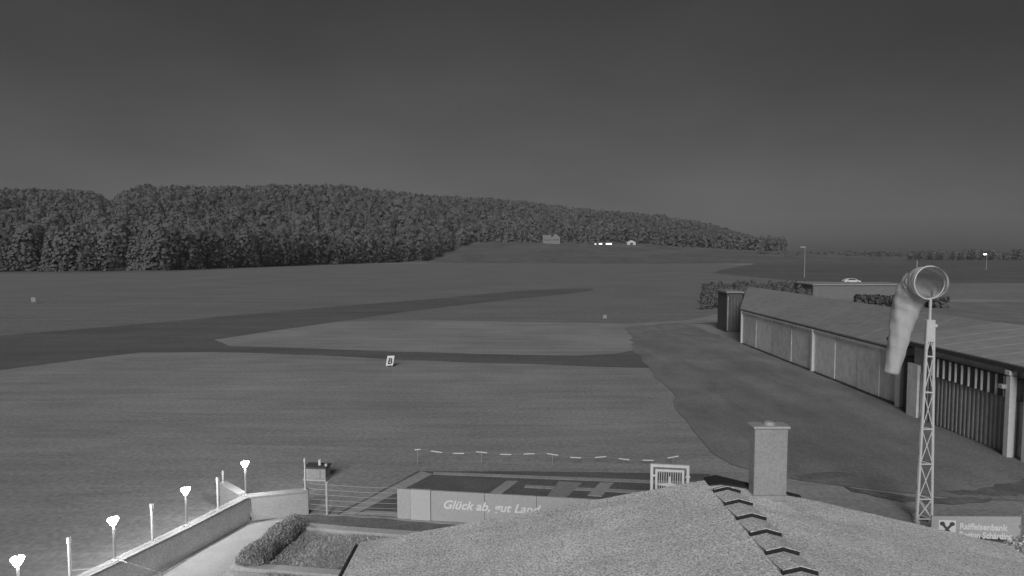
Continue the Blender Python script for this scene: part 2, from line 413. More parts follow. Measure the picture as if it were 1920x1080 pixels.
def mast_lamp(name, pos, h, lit, label, head=.5):
    t = thing(name, pos, label, 'street lamp'); p = Vector(pos)
    MB().tube([p, p + Vector((0, 0, h))], [.11, .07], 8).build('pole', 'galv', t)
    MB().tube([p + Vector((0, 0, h - .1)), p + Vector((-.3, 0, h + .12)), p + Vector((-.9, 0, h + .18))], .05, 6).build('arm', 'galv', t)
    hd = MB().box(p + Vector((-1.0, 0, h + .2)), (head * 2, head, .16)).build('lamp_head', 'galv', t, bevel=.04)
    MB().box(p + Vector((-1.0, -.05, h + .08)), (head * 1.7, head * .9, .12 if not lit else .45)).build('lamp_glass', 'far_lamp' if lit else 'trim', t)
q = gp(1508, 521); mast_lamp('street_lamp', (q.x, q.y, 0), gy(1508, 464, q.y).z, False, 'tall unlit light mast standing beyond the hangar roof', .9)
q = gp(1849, 506); mast_lamp('street_lamp', (q.x, q.y, 0), gy(1849, 477, q.y).z, True, 'tiny lit street lamp against the far tree belt', .55)

# low flat building, hedge and car behind the hangars
c0 = gy(1525, 530, 120); c1 = gy(1702, 534, 120)
t = thing('flat_building', ((c0.x + c1.x) / 2, 124, 0), 'low pale flat-roofed building behind the hangars', 'building')
MB().box(((c0.x + c1.x) / 2, 124, c0.z / 2 - .25), (c1.x - c0.x, 8, c0.z - .5)).build('wall', 'shed_wall', t)
MB().box(((c0.x + c1.x) / 2, 124, c0.z - .38), (c1.x - c0.x + .5, 8.5, .24)).build('roof', 'hangar_roof_pale', t)
h0 = gp(1602, 574)
hd = MB(); 
for i in range(420):
    u = random.random(); X = lerp(h0.x, h0.x + 13, u); Y = 101 + random.uniform(-1, 1) - u * 3; z = random.uniform(.1, 1.7)
    d = Vector((random.gauss(0, 1), random.gauss(0, 1), random.gauss(0, 1))).normalized(); e = d.orthogonal().normalized() * .5; g = d.cross(e)
    n = len(hd.v); c = Vector((X, Y, z)); hd.v += [c + e, c + g, c - e, c - g]; hd.f.append([n, n + 1, n + 2, n + 3])
hd.box((h0.x + 6.5, 100, .75), (13, 1.2, 1.5), -.2)
ho = hd.build('hedge', 'forest'); rebase(ho, (h0.x + 6.5, 100, 0)); tag(ho, 'dark clipped hedge in front of the low flat building', 'hedge')
cp = gp(1596, 531.5); t = thing('parked_car', (cp.x, cp.y, 0), 'white car parked behind the low flat building', 'car')
prof = [(-2.3, .35), (2.3, .35), (2.35, .75), (1.5, .95), (.7, 1.42), (-1.1, 1.45), (-1.9, 1.0), (-2.35, .85)]
MB().hull([(cp.x + x, cp.y - .85, z) for x, z in prof], (0, 1.7, 0)).build('body', 'white_paint', t, bevel=.06)
MB().hull([(cp.x + x, cp.y - .87, z) for x, z in [(-1.5, .98), (1.15, .98), (.6, 1.34), (-1.05, 1.37)]], (0, .03, 0)).build('side_window', 'glass', t)
for s in (-1.4, 1.4):
    for yy in (-.86, .66):
        wh = MB().tube([(cp.x + s, cp.y + yy, .33), (cp.x + s, cp.y + yy + .2, .33)], .33, 14).build('wheel', 'tyre', t)
        MB().tube([(cp.x + s, cp.y + yy - .01, .33), (cp.x + s, cp.y + yy + .04, .33)], .19, 10).build('hub', 'galv', wh)

# airfield marker boards
for x, y, hpx, lab in ((63, 569, 12, 'small white marker board in the meadow beside the wood'), (1134, 600, 10, 'small white marker board on the grass short of the runway')):
    p = gp(x, y); h = hpx * p.y / F
    t = thing('marker_board', (p.x, p.y, 0), lab, 'marker')
    MB().box((p.x, p.y, h * .62), (h * .7, .06, h * .7)).build('board', 'cabinet', t, bevel=.01)
    for s in (-.25, .25): MB().tube([(p.x + s * h, p.y + .05, 0), (p.x + s * h, p.y + .05, h * .5)], .03, 6).build('leg', 'galv', t)

# taxiway sign "B"
p = gp(730, 688); t = thing('taxiway_sign', (p.x, p.y, 0), 'small white sign with a black letter B beside the taxiway', 'sign')
sw, sh = 13.5 * p.y / F, 18 * p.y / F
lean = Vector((.14 * sh, .25 * sh, sh)); ux = Vector((1, 0, .03)).normalized()
o = Vector((p.x - sw / 2, p.y, .10)); nrm = ux.cross(lean.normalized())
def bd(u0, u1, v0, v1, off, th): return [o + ux * sw * u + lean * v + nrm * off for u, v in ((u0, v0), (u1, v0), (u1, v1), (u0, v1))], nrm * th
pts, off = bd(0, 1, 0, 1, -.03, .03); MB().hull(pts, off).build('board', 'white_paint', t, bevel=.008)
me = text_mesh('B', sh * .86, 0, .018, .004); place_text(me, 'lettering', 'black', t, o + ux * sw * .20 + lean * .17 + nrm * .006, ux, lean)
for u in (.15, .85):
    q = o + ux * sw * u - nrm * .05; MB().tube([(q.x, q.y, 0), q + lean * .5], .025, 6).build('leg', 'galv', t)

# ================================================================ HANGARS
XA = 22.6
def ya(x): return XA * F / (x - 960) * 1.0
RX = 28.2
tA = thing('hangar', (26, 48, 0), 'long pale hangar with sliding door panels beside the apron', 'hangar')
YA0, YA1 = 35.4, ya(1393)
yend = 73.0
plan = [(XA + .12, YA0), (33.6, YA0), (33.6, yend), (RX, yend), (XA + .12, YA1)]
MB().prism([Vector(p) for p in plan], 0, 3.30).build('wall', 'hangar_wall', tA)
rb = MB(); e0, r0 = 3.36, 4.78
rb.hull([(XA - .15, YA0 - .1, e0 - .04), (XA - .15, YA1 + .1, e0 - .04), (RX, yend + .2, r0), (RX, YA0 - .1, r0)], (0, 0, .10)); rb.build('roof', 'hangar_roof', tA)
rb = MB(); rb.hull([(RX + .01, YA0 - .1, r0), (RX + .01, yend + .2, r0), (33.8, yend + .2, e0 - .02), (33.8, YA0 - .1, e0 - .02)], (0, 0, .10)); rb.build('roof', 'hangar_roof', tA)
MB().hull([(XA + .12, YA0 + .02, 3.29), (RX, YA0 + .02, r0 - .01), (33.6, YA0 + .02, 3.29)], (0, .12, 0)).build('gable', 'hangar_wall', tA)
for k in range(1, 12):                                     # standing seams
    yy0 = lerp(YA0, YA1, k / 12); yy1 = lerp(YA0, yend, k / 12)
    MB().hull([(XA - .15, yy0, e0 + .06), (XA - .15, yy0 + .05, e0 + .06), (RX, yy1 + .05, r0 + .10), (RX, yy1, r0 + .10)], (0, 0, .015)).build('roof_seam', 'hangar_roof', tA)
edges = [1395, 1420, 1450, 1487, 1528, 1570, 1612, 1655, 1686]
pm = ['hangar_wall_dark', 'hangar_wall_pale', 'hangar_wall_dark', 'hangar_wall', 'hangar_wall_pale', 'hangar_wall_pale', 'hangar_wall', 'hangar_wall_dark']
for i in range(8):
    y0, y1 = ya(edges[i + 1]), ya(edges[i])
    pr = .06 if i % 2 else .10
    MB().box((XA + .12 - pr / 2, (y0 + y1) / 2, 1.58), (pr, y1 - y0 - .05, 3.0)).build('door_panel', pm[i], tA, bevel=.012)
for x, wd in ((1394, .22), (1529, .28)):
    MB().box((XA - .04, ya(x), 1.62), (.22, wd, 3.24)).build('door_post', 'trim', tA, bevel=.015)
MB().box((XA - .02, (YA0 + YA1) / 2, 3.16), (.18, YA1 - YA0 - .6, .16)).build('door_rail', 'hangar_wall_dark', tA)
MB().box((XA - .02, (YA0 + YA1) / 2, .03), (.24, YA1 - YA0 - .6, .06)).build('sill', 'recess', tA)
MB().box((XA - .12, 35.15, 1.44), (.34, .38, 2.88)).build('white_post', 'trim', tA, bevel=.02)

XB = 21.9; YB0, YB1 = 12.0, 34.6
tB = thing('hangar', (26, 24, 0), 'nearer hangar with a ribbed front and a row of bright window mullions', 'hangar')
MB().box(((XB + 33.6) / 2 + .1, (YB0 + YB1 - 1.2) / 2, 1.98), (33.6 - XB - .2, YB1 - 1.2 - YB0, 3.96)).build('wall', 'clad', tB)
MB().box((XB + 1.2, YB1 - .6, 1.55), (1.6, 1.1, 3.1)).build('doorway', 'recess', tB)
MB().box((XB + .05, YB1 - 1.45, 1.45), (.18, .85, 2.9)).build('side_panel', 'hangar_wall', tB, bevel=.01)
rb = MB(); rb.hull([(21.72, YB0, 4.02), (21.72, YB1 + .55, 4.02), (RX, YB1 + .55, 4.82), (RX, YB0, 4.82)], (0, 0, .12)); rb.build('roof', 'hangar_roof_pale', tB)
rb = MB(); rb.hull([(RX + .01, YB0, 4.82), (RX + .01, YB1 + .55, 4.82), (34, YB1 + .55, 4.0), (34, YB0, 4.0)], (0, 0, .12)); rb.build('roof', 'hangar_roof_pale', tB)
MB().box((21.66, (YB0 + YB1 + .55) / 2, 4.0), (.14, YB1 + .5 - YB0, .20)).build('gutter', 'recess', tB)
for k in range(1, 14):
    yy = lerp(YB0, YB1, k / 14)
    MB().hull([(21.72, yy, 4.14), (21.72, yy + .05, 4.14), (RX, yy + .05, 4.94), (RX, yy, 4.94)], (0, 0, .012)).build('roof_seam', 'hangar_roof_pale', tB)
MB().box((XB + .09, 28.6, 3.02), (.12, 6.4, .96)).build('window_band', 'recess', tB)
mull = [1755, 1767, 1778, 1790, 1801, 1813, 1826, 1840, 1851, 1864, 1879, 1895]
for i, x in enumerate(mull):
    yy = (XB) * F / (x - 960)
    MB().box((XB - .02, yy, 3.03), (.085, .05, .94)).build('mullion', 'white_paint', tB)
for k in range(24):
    yy = 26.4 + k * .27
    MB().box((XB + .09, yy, 1.28), (.04, .06 if k % 2 else .09, 2.44)).build('rib', 'clad', tB)
yc = XB * F / (1912 - 960)
MB().box((XB - .12, yc, 1.80), (.30, .26, 3.60)).build('white_post', 'trim', tB, bevel=.02)
MB().box((XB - .16, yc, 3.74), (.34, .30, .22)).build('post_cap', 'trim', tB, bevel=.03)
fl = MB().box((XB - .35, yc + .2, 3.1), (.22, .24, .18)).build('floodlight', 'galv', tB, bevel=.02)
MB().tube([(XB - .12, yc + .1, 3.1), (XB - .35, yc + .2, 3.1)], .03, 6).build('bracket', 'galv', fl)
MB().box((XB - .02, 22.6, 1.5), (.16, 6.4, 3.0)).build('front_panel', 'hangar_wall_pale', tB, bevel=.01)
# narrow dark shed past the far end of the hangars
t = thing('narrow_shed', (25, 69.5, 0), 'narrow dark shed with upright slats past the end of the hangar', 'shed')
MB().box((24.85, 69.8, 2.2), (1.7, 3, 4.4)).build('wall', 'far_dark', t)
MB().box((24.85, 69.8, 4.5), (2.0, 3.4, .2)).build('roof', 'hangar_roof', t)
for k in range(5): MB().box((24.1 + k * .36, 68.24, 2.1), (.09, .1, 3.8)).build('slat', 'clad' if k == 0 else 'runway_asphalt', t)

# ================================================================ WINDSOCK
MY = 20.0
mx = gy(1727, 985, MY).x; tx = gy(1744, 600, MY).x; ztop = gy(1744, 600, MY).z
t = thing('windsock_mast', (mx, MY, 0), 'white lattice mast with a limp pale windsock beside the clubhouse roof', 'windsock')
lat = (tx - mx)
LEG = ((-1, -.6), (1, -.6), (0, 1.1))
def leg_pt(k, z):
    u = z / ztop; wd = lerp(.25, .10, u)
    return Vector((mx + lat * u * .55 + LEG[k][0] * wd, MY + LEG[k][1] * wd, z))
for k in range(3):
    MB().tube([leg_pt(k, 0), leg_pt(k, ztop)], .042, 8).build('leg', 'mast_paint', t)
    MB().box(leg_pt(k, 0) + Vector((0, 0, .05)), (.14, .14, .10)).build('foot', 'mast_paint', t)
lv = [.15] + [gy(1735, y, MY).z for y in (933, 868, 803, 735, 668)] + [ztop - .03]
for i, z in enumerate(lv):
    for k0, k1 in ((0, 1), (1, 2), (2, 0)):
        MB().tube([leg_pt(k0, z), leg_pt(k1, z)], .024 if k0 == 0 else .014, 6).build('crossbar', 'mast_paint', t)
        if i < len(lv) - 1:
            z2 = lv[i + 1]
            MB().tube([leg_pt(k0, z), leg_pt(k1, z2)], .017, 5).build('brace', 'mast_paint', t)
            if k0 == 0: MB().tube([leg_pt(k1, z), leg_pt(k0, z2)], .017, 5).build('brace', 'mast_paint', t)
top = Vector((mx + lat * .55, MY, ztop))
MB().box(top + Vector((0, 0, -.35)), (.215, .215, .72)).build('head_box', 'mast_paint', t, bevel=.01)
MB().box(top + Vector((.16, -.05, -.18)), (.09, .09, .09)).build('junction_box', 'mast_paint', t, bevel=.01)
hc = gy(1743, 530, MY); PXM = MY / F
hz = hc.z
MB().tube([top, Vector((top.x, MY, hz - 31 * PXM))], .04, 8).build('pole', 'mast_paint', t)
rod = gy(1719, 505, MY + .55); MB().tube([rod + Vector((0, 0, -.4)), rod + Vector((0, 0, .30))], .012, 6).build('rod', 'galv', t)
ctrl = [(1743, 530, 0, 31), (1741, 530, .10, 31), (1734, 531, .34, 30.5), (1723, 536, .60, 30), (1711, 549, .78, 28.5), (1700, 573, .86, 25), (1692, 602, .84, 21.5),
        (1686, 632, .80, 18.5), (1679, 664, .76, 15.5), (1671, 701, .70, 12.5)]
cps = [(gy(x, y, MY + d), r * PXM) for x, y, d, r in ctrl]
# smooth by Catmull-Rom
P = []; RR = []
for i in range(len(cps) - 1):
    g = lambda k: cps[max(0, min(len(cps) - 1, k))]
    for j in range(6):
        u = j / 6
        c = lambda a0, a1, a2, a3: .5 * ((2 * a1) + (a2 - a0) * u + (2 * a0 - 5 * a1 + 4 * a2 - a3) * u * u + (3 * a1 - a0 - 3 * a2 + a3) * u ** 3)
        P.append(c(g(i - 1)[0], g(i)[0], g(i + 1)[0], g(i + 2)[0])); RR.append(c(g(i - 1)[1], g(i)[1], g(i + 1)[1], g(i + 2)[1]))
P.append(cps[-1][0]); RR.append(cps[-1][1])
b = MB(); seg = 28; rs = []; nrm = None
for i, p in enumerate(P):
    tg = (P[min(i + 1, len(P) - 1)] - P[max(i - 1, 0)]).normalized()
    if i == 0: tg = Vector((-.10, 1, 0)).normalized()
    if nrm is None: nrm = Vector((1, 0, 0))
    nrm = (nrm - tg * nrm.dot(tg)).normalized(); bi = tg.cross(nrm)
    k_ = 1 + .0 if i < 6 else 1
    rs.append([p + (nrm * math.cos(2 * math.pi * k / seg) + bi * math.sin(2 * math.pi * k / seg)) * RR[i] *
               (1 + (0 if i < 4 else .045 * math.sin(k * 1.35 + i * .45) + .035 * math.sin(i * 1.3 + k * .45))) for k in range(seg)])
b.rings(rs, False); so = b.build('sock', 'sock', t, True)
sm = so.modifiers.new('cloth', 'SOLIDIFY'); sm.thickness = .008; sm.offset = -1
hoop = [rs[0][k % seg] for k in range(seg + 1)]
MB().tube(hoop, .022, 8, False).build('hoop', 'trim', t, True)
for i in (18, 32, 46):
    MB().tube([rs[i][k % seg] for k in range(seg + 1)], .008, 5, False).build('seam', 'sock', so, True)
# ================================================================ CLUBHOUSE (its roof fills the foreground)
RZ = 4.32
pr = gp(1342, 897, RZ); YG = pr.y; RXc = pr.x
pl = gy(675, 1018, YG); prr = gy(1888, 1022, YG)
Y0 = 2.0
t = thing('clubhouse', (RXc, 7, 0), 'clubhouse with a broad low gritty gable roof and a square chimney', 'building')
sl = (RZ - pl.z) / (RXc - pl.x); sr = (RZ - prr.z) / (prr.x - RXc)
def rz(X): return RZ - sl * (RXc - X) if X < RXc else RZ - sr * (X - RXc)
TH = .16
roofL = MB().hull([(pl.x, Y0, pl.z - TH), (RXc, Y0, RZ - TH), (RXc, YG, RZ - TH), (pl.x, YG, pl.z - TH)], (0, 0, TH)).build('roof', 'roof', t)
roofR = MB().hull([(RXc + .002, Y0, RZ - TH), (prr.x, Y0, prr.z - TH), (prr.x, YG, prr.z - TH), (RXc + .002, YG, RZ - TH)], (0, 0, TH)).build('roof', 'roof', t)
MB().hull([(pl.x + .45, Y0 + .3, 0), (prr.x - .45, Y0 + .3, 0), (prr.x - .45, Y0 + .3, rz(prr.x - .45) - TH - .02), (RXc, Y0 + .3, RZ - TH - .02), (pl.x + .45, Y0 + .3, rz(pl.x + .45) - TH - .02)], (0, YG - Y0 - .7, 0)).build('wall', 'plaster', t)
# gutter and verge trim
MB().tube([(pl.x - .07, Y0, pl.z - .10), (pl.x - .07, YG + .02, pl.z - .10)], .065, 8).build('gutter', 'black', roofL)
MB().tube([(prr.x + .07, Y0, prr.z - .10), (prr.x + .07, YG + .02, prr.z - .10)], .065, 8).build('gutter', 'black', roofR)
MB().hull([(pl.x, YG + .003, pl.z - .2), (RXc, YG + .003, RZ - .2), (RXc, YG + .003, RZ - .012), (pl.x, YG + .003, pl.z - .012)], (0, .03, 0)).build('verge_board', 'black', roofL)
MB().hull([(RXc + .003, YG + .003, RZ - .2), (prr.x, YG + .003, prr.z - .2), (prr.x, YG + .003, prr.z - .012), (RXc + .003, YG + .003, RZ - .012)], (0, .03, 0)).build('verge_board', 'black', roofR)
# roofing-felt laps: faint courses on each slope
def slope_strip(x0, x1, y0, y1, h0, h1, name, m, par):
    MB().hull([(x0, y0, rz(x0) + h0), (x1, y0, rz(x1) + h0), (x1, y1, rz(x1) + h0), (x0, y1, rz(x0) + h0)], (0, 0, h1 - h0)).build(name, m, par)
for sgn, xe, par in ((-1, pl.x, roofL), (1, prr.x, roofR)):
    n_c = 7; wdt = abs(RXc - xe) / n_c
    for k in range(n_c):
        xa = xe - sgn * wdt * k; xb = xe - sgn * (wdt * (k + 1) + (.04 if k < n_c - 1 else -.01))
        q = [(xa, Y0, rz(xa) + .004), (xb, Y0, rz(xb) - .006), (xb, YG - .004, rz(xb) - .006), (xa, YG - .004, rz(xa) + .004)]
        MB().hull(q if sgn < 0 else q[::-1], (0, 0, .010)).build('felt_course', 'roof', par)
# ridge caps; black strips paint the shade under their raised ends
ys = [gp(x, y, RZ).y for x, y in ((1366, 921), (1389, 945), (1410, 972), (1433, 1002), (1460, 1037), (1490, 1074))]
ys += [ys[-1] - .6, ys[-1] - 1.2]
hwL, hwR = .26, .27
def ridge_cap(yn, yf, par):
    zl, zr_ = sl * hwL, sr * hwR
    def ring(y, lift, th): return [Vector((RXc - hwL, y, RZ - zl + lift)), Vector((RXc, y, RZ + lift + .012)), Vector((RXc + hwR, y, RZ - zr_ + lift)),
                                   Vector((RXc + hwR, y, RZ - zr_ + lift - th)), Vector((RXc, y, RZ + lift + .012 - th)), Vector((RXc - hwL, y, RZ - zl + lift - th))]
    c = MB().rings([ring(yn, .092, .010), ring(yf, .024, .020)]).build('ridge_cap', 'ridge', par)
    MB().rings([ring(yn + .012, .082, .078), ring(yn + .06, .080, .078)]).build('gap_shade', 'black', c)
for i, y in enumerate(ys):
    far = (ys[i - 1] - .02) if i else YG - .50
    ridge_cap(y, far, t)
# dark ridge end cap; its right-hand taper paints the shaded verge
fb = MB()
fb.hull([(RXc - .24, YG - .34, rz(RXc - .24) + .02), (RXc + .002, YG - .40, RZ + .03), (RXc + .002, YG + .04, RZ + .03), (RXc - .24, YG + .04, rz(RXc - .24) + .02)], (0, 0, .03))
fb.hull([(RXc + .004, YG - .40, RZ + .03), (RXc + .85, YG - .22, rz(RXc + .85) + .02), (RXc + 1.75, YG - .06, rz(RXc + 1.75) + .02), (RXc + 1.75, YG + .04, rz(RXc + 1.75) + .02), (RXc + .004, YG + .04, RZ + .03)], (0, 0, .03))
fb.build('end_cap_shade', 'black', t)
# chimney
ch0 = gy(1416, 803, YG - .62); ch1 = gy(1478, 803, YG - .62); cw = ch1.x - ch0.x; cxm = (ch0.x + ch1.x) / 2; cd_ = .27; cyy = YG - .62 + cd_ / 2
chm = MB().box((cxm, cyy, (ch0.z + 3.7) / 2), (cw, cd_, ch0.z - 3.7)).build('chimney', 'plaster', t, bevel=.012)
MB().box((cxm, cyy, ch0.z + .015), (cw + .07, cd_ + .07, .05)).build('chimney_cap', 'galv', chm, bevel=.01)
MB().lathe((cxm, cyy, ch0.z + .04), [(.11, 0), (.11, .03), (.09, .055), (.03, .07)], 18).build('flue_cover', 'galv', chm)
MB().box((cxm, cyy - .02, rz(cxm) + .05), (cw + .05, cd_ + .05, .10)).build('lead_collar', 'plaster', chm)

# ================================================================ TERRACE
WT = .85
corner = gp(462, 929, WT); wend = gp(578, 917, WT); l3 = gp(350, 986, WT); l2 = gp(215, 1051, WT); l1 = gp(37, 1136, WT)
far_l = l1 + (l1 - l2) * 1.2
line = [far_l, l1, l2, l3, corner, wend]
def fy(X): return 19.67 - .139 * X                # fence line along the terrace
sheet('terrace', [far_l.xy + Vector((.2, 0)), l2.xy, l3.xy, corner.xy, wend.xy, Vector((-5, fy(-5))), Vector((3, fy(3))), Vector((16, fy(16))), Vector((16, 4)), Vector((-9, 4))], .006, 'lawn',
      'courtyard ground beside the clubhouse', 'courtyard')
o_ = lambda L: [gp(x, y) for x, y in L]
sheet('path', o_([(180, 1130), (300, 1082), (385, 1030), (470, 984), (525, 971), (565, 977), (545, 990), (438, 1062), (395, 1090), (320, 1140)]), .012, 'path',
      'pale concrete path along the inside of the garden wall', 'path', (.5, .015))
sheet('fence_strip', o_([(535, 968), (600, 966), (700, 972), (870, 986), (870, 1002), (770, 1000), (650, 992), (566, 985)]), .016, 'soil',
      'dark strip of ground along the inside of the fence', 'flower bed', (.4, .05))  # darker ground strip in front of the fence
g0 = [gp(x, y) for x, y in ((300, 1084), (385, 1031), (468, 984), (528, 970))]
sheet('drain_strip', strip([Vector((p.x - .10, p.y + .05)) for p in g0], .09), .020, 'soil', 'narrow dark gravel drain at the foot of the garden wall', 'drain')
for nm, pts, lab in (('kerb', ((556, 988), (650, 997), (790, 1007)), 'pale kerb between the dark strip and the lawn'),
                     ('kerb', ((436, 1065), (560, 1074), (660, 1082)), 'pale kerb closing the lawn beside the clubhouse eave')):
    P_ = [gp(x, y) for x, y in pts]
    structure(MB().prism(strip(P_, .17 if P_[0].y > 18.5 else .16), 0, .11).build(nm, 'kerb', bevel=.02), lab, 'kerb')

wall_t = thing('garden_wall', (corner.x, corner.y, 0), 'low rendered garden wall with pale coping around the courtyard', 'wall')
wl = [Vector((p.x, p.y)) for p in line]
MB().prism(strip(wl[:5], .13)[:], 0, WT - .06).build('wall_section', 'rough_wall', wall_t)
d_ = (wl[5] - wl[4]).normalized(); n_ = Vector((-d_.y, d_.x))
MB().prism([wl[4] + d_ * .16 + n_ * .128, wl[5] + n_ * .128, wl[5] - n_ * .128, wl[4] + d_ * .16 - n_ * .128], 0, WT - .062).build('wall_section', 'plaster', wall_t)
MB().prism(strip(wl, .16), WT - .07, WT).build('coping', 'coping', wall_t, bevel=.012)
wing = gp(418, 904, WT); wv = Vector((wing.x, wing.y)); dv = (wv - wl[4]).normalized()
MB().prism(strip([wl[4] + dv * .26, wv], .12), 0, WT - .03).build('wall_section', 'plaster', wall_t)
MB().prism(strip([wl[4] + dv * .30, wv + dv * .02], .14), WT - .04, WT - .004).build('coping', 'plaster', wall_t)

def garden_lamp(p, label):
    t = thing('garden_lamp', (p.x, p.y, WT), label, 'garden lamp', 'lit lamps along the garden wall')
    z = WT
    MB().lathe((p.x, p.y, z), [(.075, 0), (.075, .02), (.04, .05), (.03, .07)], 16).build('base', 'galv', t)
    MB().tube([(p.x, p.y, z + .03), (p.x, p.y, z + .97)], .030, 10).build('post', 'galv', t)
    MB().lathe((p.x, p.y, z + .95), [(.04, 0), (.06, .02), (.09, .08), (.128, .155), (.135, .175), (.128, .195), (.09, .208), (.03, .212)], 22).build('diffuser', 'lamp_glass', t, True)
    ld = bpy.data.lights.new('lamp_bulb', 'POINT'); ld.energy = 270; ld.shadow_soft_size = .085
    lo = bpy.data.objects.new('lamp_bulb', ld); COL.objects.link(lo); lo.parent = t; lo.location = (0, 0, 1.07)
    MB().lathe((p.x, p.y, z + 1.158), [(.03, 0), (.03, .02), (.02, .03), (.01, .035)], 14).build('cap', 'trim', t)
for p, lab in ((corner + Vector((-.02, 0, 0)), 'lit garden lamp on the corner of the garden wall'), (l3, 'lit garden lamp on the garden wall, second from its corner'),
               (l2, 'lit garden lamp on the garden wall, third from its corner'), (l1, 'lit garden lamp on the garden wall, fourth from its corner')):
    garden_lamp(p, lab)
def fence_post(p, h, label, r=.035, z=WT):
    t = thing('fence_post', (p.x, p.y, z), label, 'post', 'bare fence posts on the garden wall')
    MB().tube([(p.x, p.y, z - .01), (p.x, p.y, z + h)], r, 10).build('post', 'post_paint', t)
    MB().tube([(p.x, p.y, z + h - .16), (p.x, p.y, z + h - .02)], r * 1.35, 10).build('clamp', 'post_paint', t)
    MB().box((p.x, p.y, z + .01), (r * 3.4, r * 3.4, .02)).build('base_plate', 'galv', t)
fence_post(wend + Vector((-.10, 0, 0)), 1.10, 'slim white post on the free end of the garden wall', .03)
fence_post(lerp(corner, l3, .5), 1.06, 'white post on the garden wall between its corner lamp and the next lamp')
fence_post(lerp(l3, l2, .5), 1.12, 'white post on the garden wall between the second and third lamps from the corner')
fence_post(lerp(l2, l1, .5), 1.14, 'white post on the garden wall between the third and fourth lamps from the corner')
fence_post(Vector((wing.x, wing.y, 0)), .42, 'short white post on the wall stub behind the corner lamp', .03, WT - .004)
# cable slung over the wall
cA = gp(137, 1050, 1.2); cpts = [gp(120, 1049, .95)]
b = MB(); e0 = gp(228, 1052, WT + .012); e1 = gp(305, 1076, .03)
mid = lerp(l2, l1, .5); a0_ = Vector((mid.x, mid.y, WT + .28)); a1_ = Vector((e0.x - .10, e0.y + .02, WT + .016))
run = [a0_ + (a1_ - a0_) * k / 8 - Vector((0, 0, .06 * math.sin(math.pi * k / 8))) for k in range(9)] + [Vector((e0.x + .05, e0.y, WT + .016))]
a2_ = run[-1] + Vector((.10, -.03, -.03)); run += [a2_ + (e1 - a2_) * k / 8 for k in range(9)]
b.tube(run, .011, 6)
co = b.build('cable', 'wire'); rebase(co, e1); tag(co, 'thin white cable slung from a post over the garden wall to the path', 'cable')

# clipped hedge
hA = gp(470, 1062); hB = gp(553, 992)
def leafy(name, samples, size, m, parent=None):
    b = MB()
    for c in samples:
        c = Vector(c); d = Vector((random.gauss(0, 1), random.gauss(0, 1), random.gauss(0, 1) + .4)).normalized()
        e = d.orthogonal().normalized(); e.rotate(Matrix.Rotation(random.random() * 6.28, 3, d)); g = d.cross(e); s = size * random.uniform(.6, 1.3)
        n = len(b.v); b.v += [c + e * s, c + g * s * .55 + d * s * .15, c - e * s, c - g * s * .55 + d * s * .15]; b.f += [[n, n + 1, n + 2], [n, n + 2, n + 3]]
    return b.build(name, m, parent)
dh = (hB - hA).normalized(); nh = Vector((-dh.y, dh.x, 0)); LH = (hB - hA).length
sm_ = []
for e_, sg in ((hA, -1), (hB, 1)):
    for _ in range(900):
        a_ = random.uniform(0, math.pi); q_ = random.random() ** .5 * .4
        sm_.append(e_ + dh * sg * (.10 + .08 * random.random()) * (1.4 - q_) + nh * math.cos(a_) * q_ + Vector((0, 0, .03 + math.sin(a_) * q_)))
for _ in range(9000):
    u = random.uniform(-.1, LH + .1); a_ = random.uniform(0, math.pi); rr = .40 * (1 + .08 * math.sin(u * 5) + random.gauss(0, .05))
    sm_.append(hA + dh * u + nh * math.cos(a_) * rr * 1.0 + Vector((0, 0, .03 + math.sin(a_) ** .6 * rr * 1.05)))
t = thing('hedge', lerp(hA, hB, .5), 'short clipped hedge between the path and the courtyard lawn', 'hedge')
leafy('foliage', sm_, .032, 'hedge', t)
hC = hA + dh * .25; b = MB(); b.hull([hC + nh * .28, hC - nh * .28, hC - nh * .25 + Vector((0, 0, .32)), hC + nh * .25 + Vector((0, 0, .32))], dh * (LH - .5)); b.build('core', 'soil', t)
# courtyard lawn tufts
sm_ = []
for _ in range(7000):
    x = random.uniform(500, 760); y = random.uniform(1003, 1085); p = gp(x, y)
    if (p - hA).dot(nh) > -.45 : continue
    sm_.append((p.x, p.y, random.uniform(.01, .05)))
lw = leafy('grass_tufts', sm_, .035, 'lawn'); tag(lw, 'rough short grass of the courtyard lawn beside the hedge', 'grass', kind='stuff')

# wire fence between the wall and the banner
fl_ = gp(745, 974); X0, X1 = wend.x + .16, fl_.x
t = thing('wire_fence', (-6.2, fy(-6.2), 0), 'low wire fence between the garden wall and the lettered wall', 'fence')
pX = gp(612, 967).x
for X, r in ((pX, .045),):
    MB().tube([(X, fy(X), 0), (X, fy(X), 1.12)], r, 8).build('post', 'post_paint', t)
    MB().box((X, fy(X), 1.13), (.11, .11, .03)).build('post_cap', 'post_paint', t)
for k in range(6):
    z = .16 + k * .18
    MB().tube([(X0 - .1, fy(X0), z), (lerp(X0, pX, .5), fy(lerp(X0, pX, .5)), z - .015), (pX, fy(pX) - .05, z), (lerp(pX, X1, .5), fy(lerp(pX, X1, .5)) - .03, z - .02), (X1 + .05, fy(X1), z)], .0045, 5).build('wire', 'wire', t)

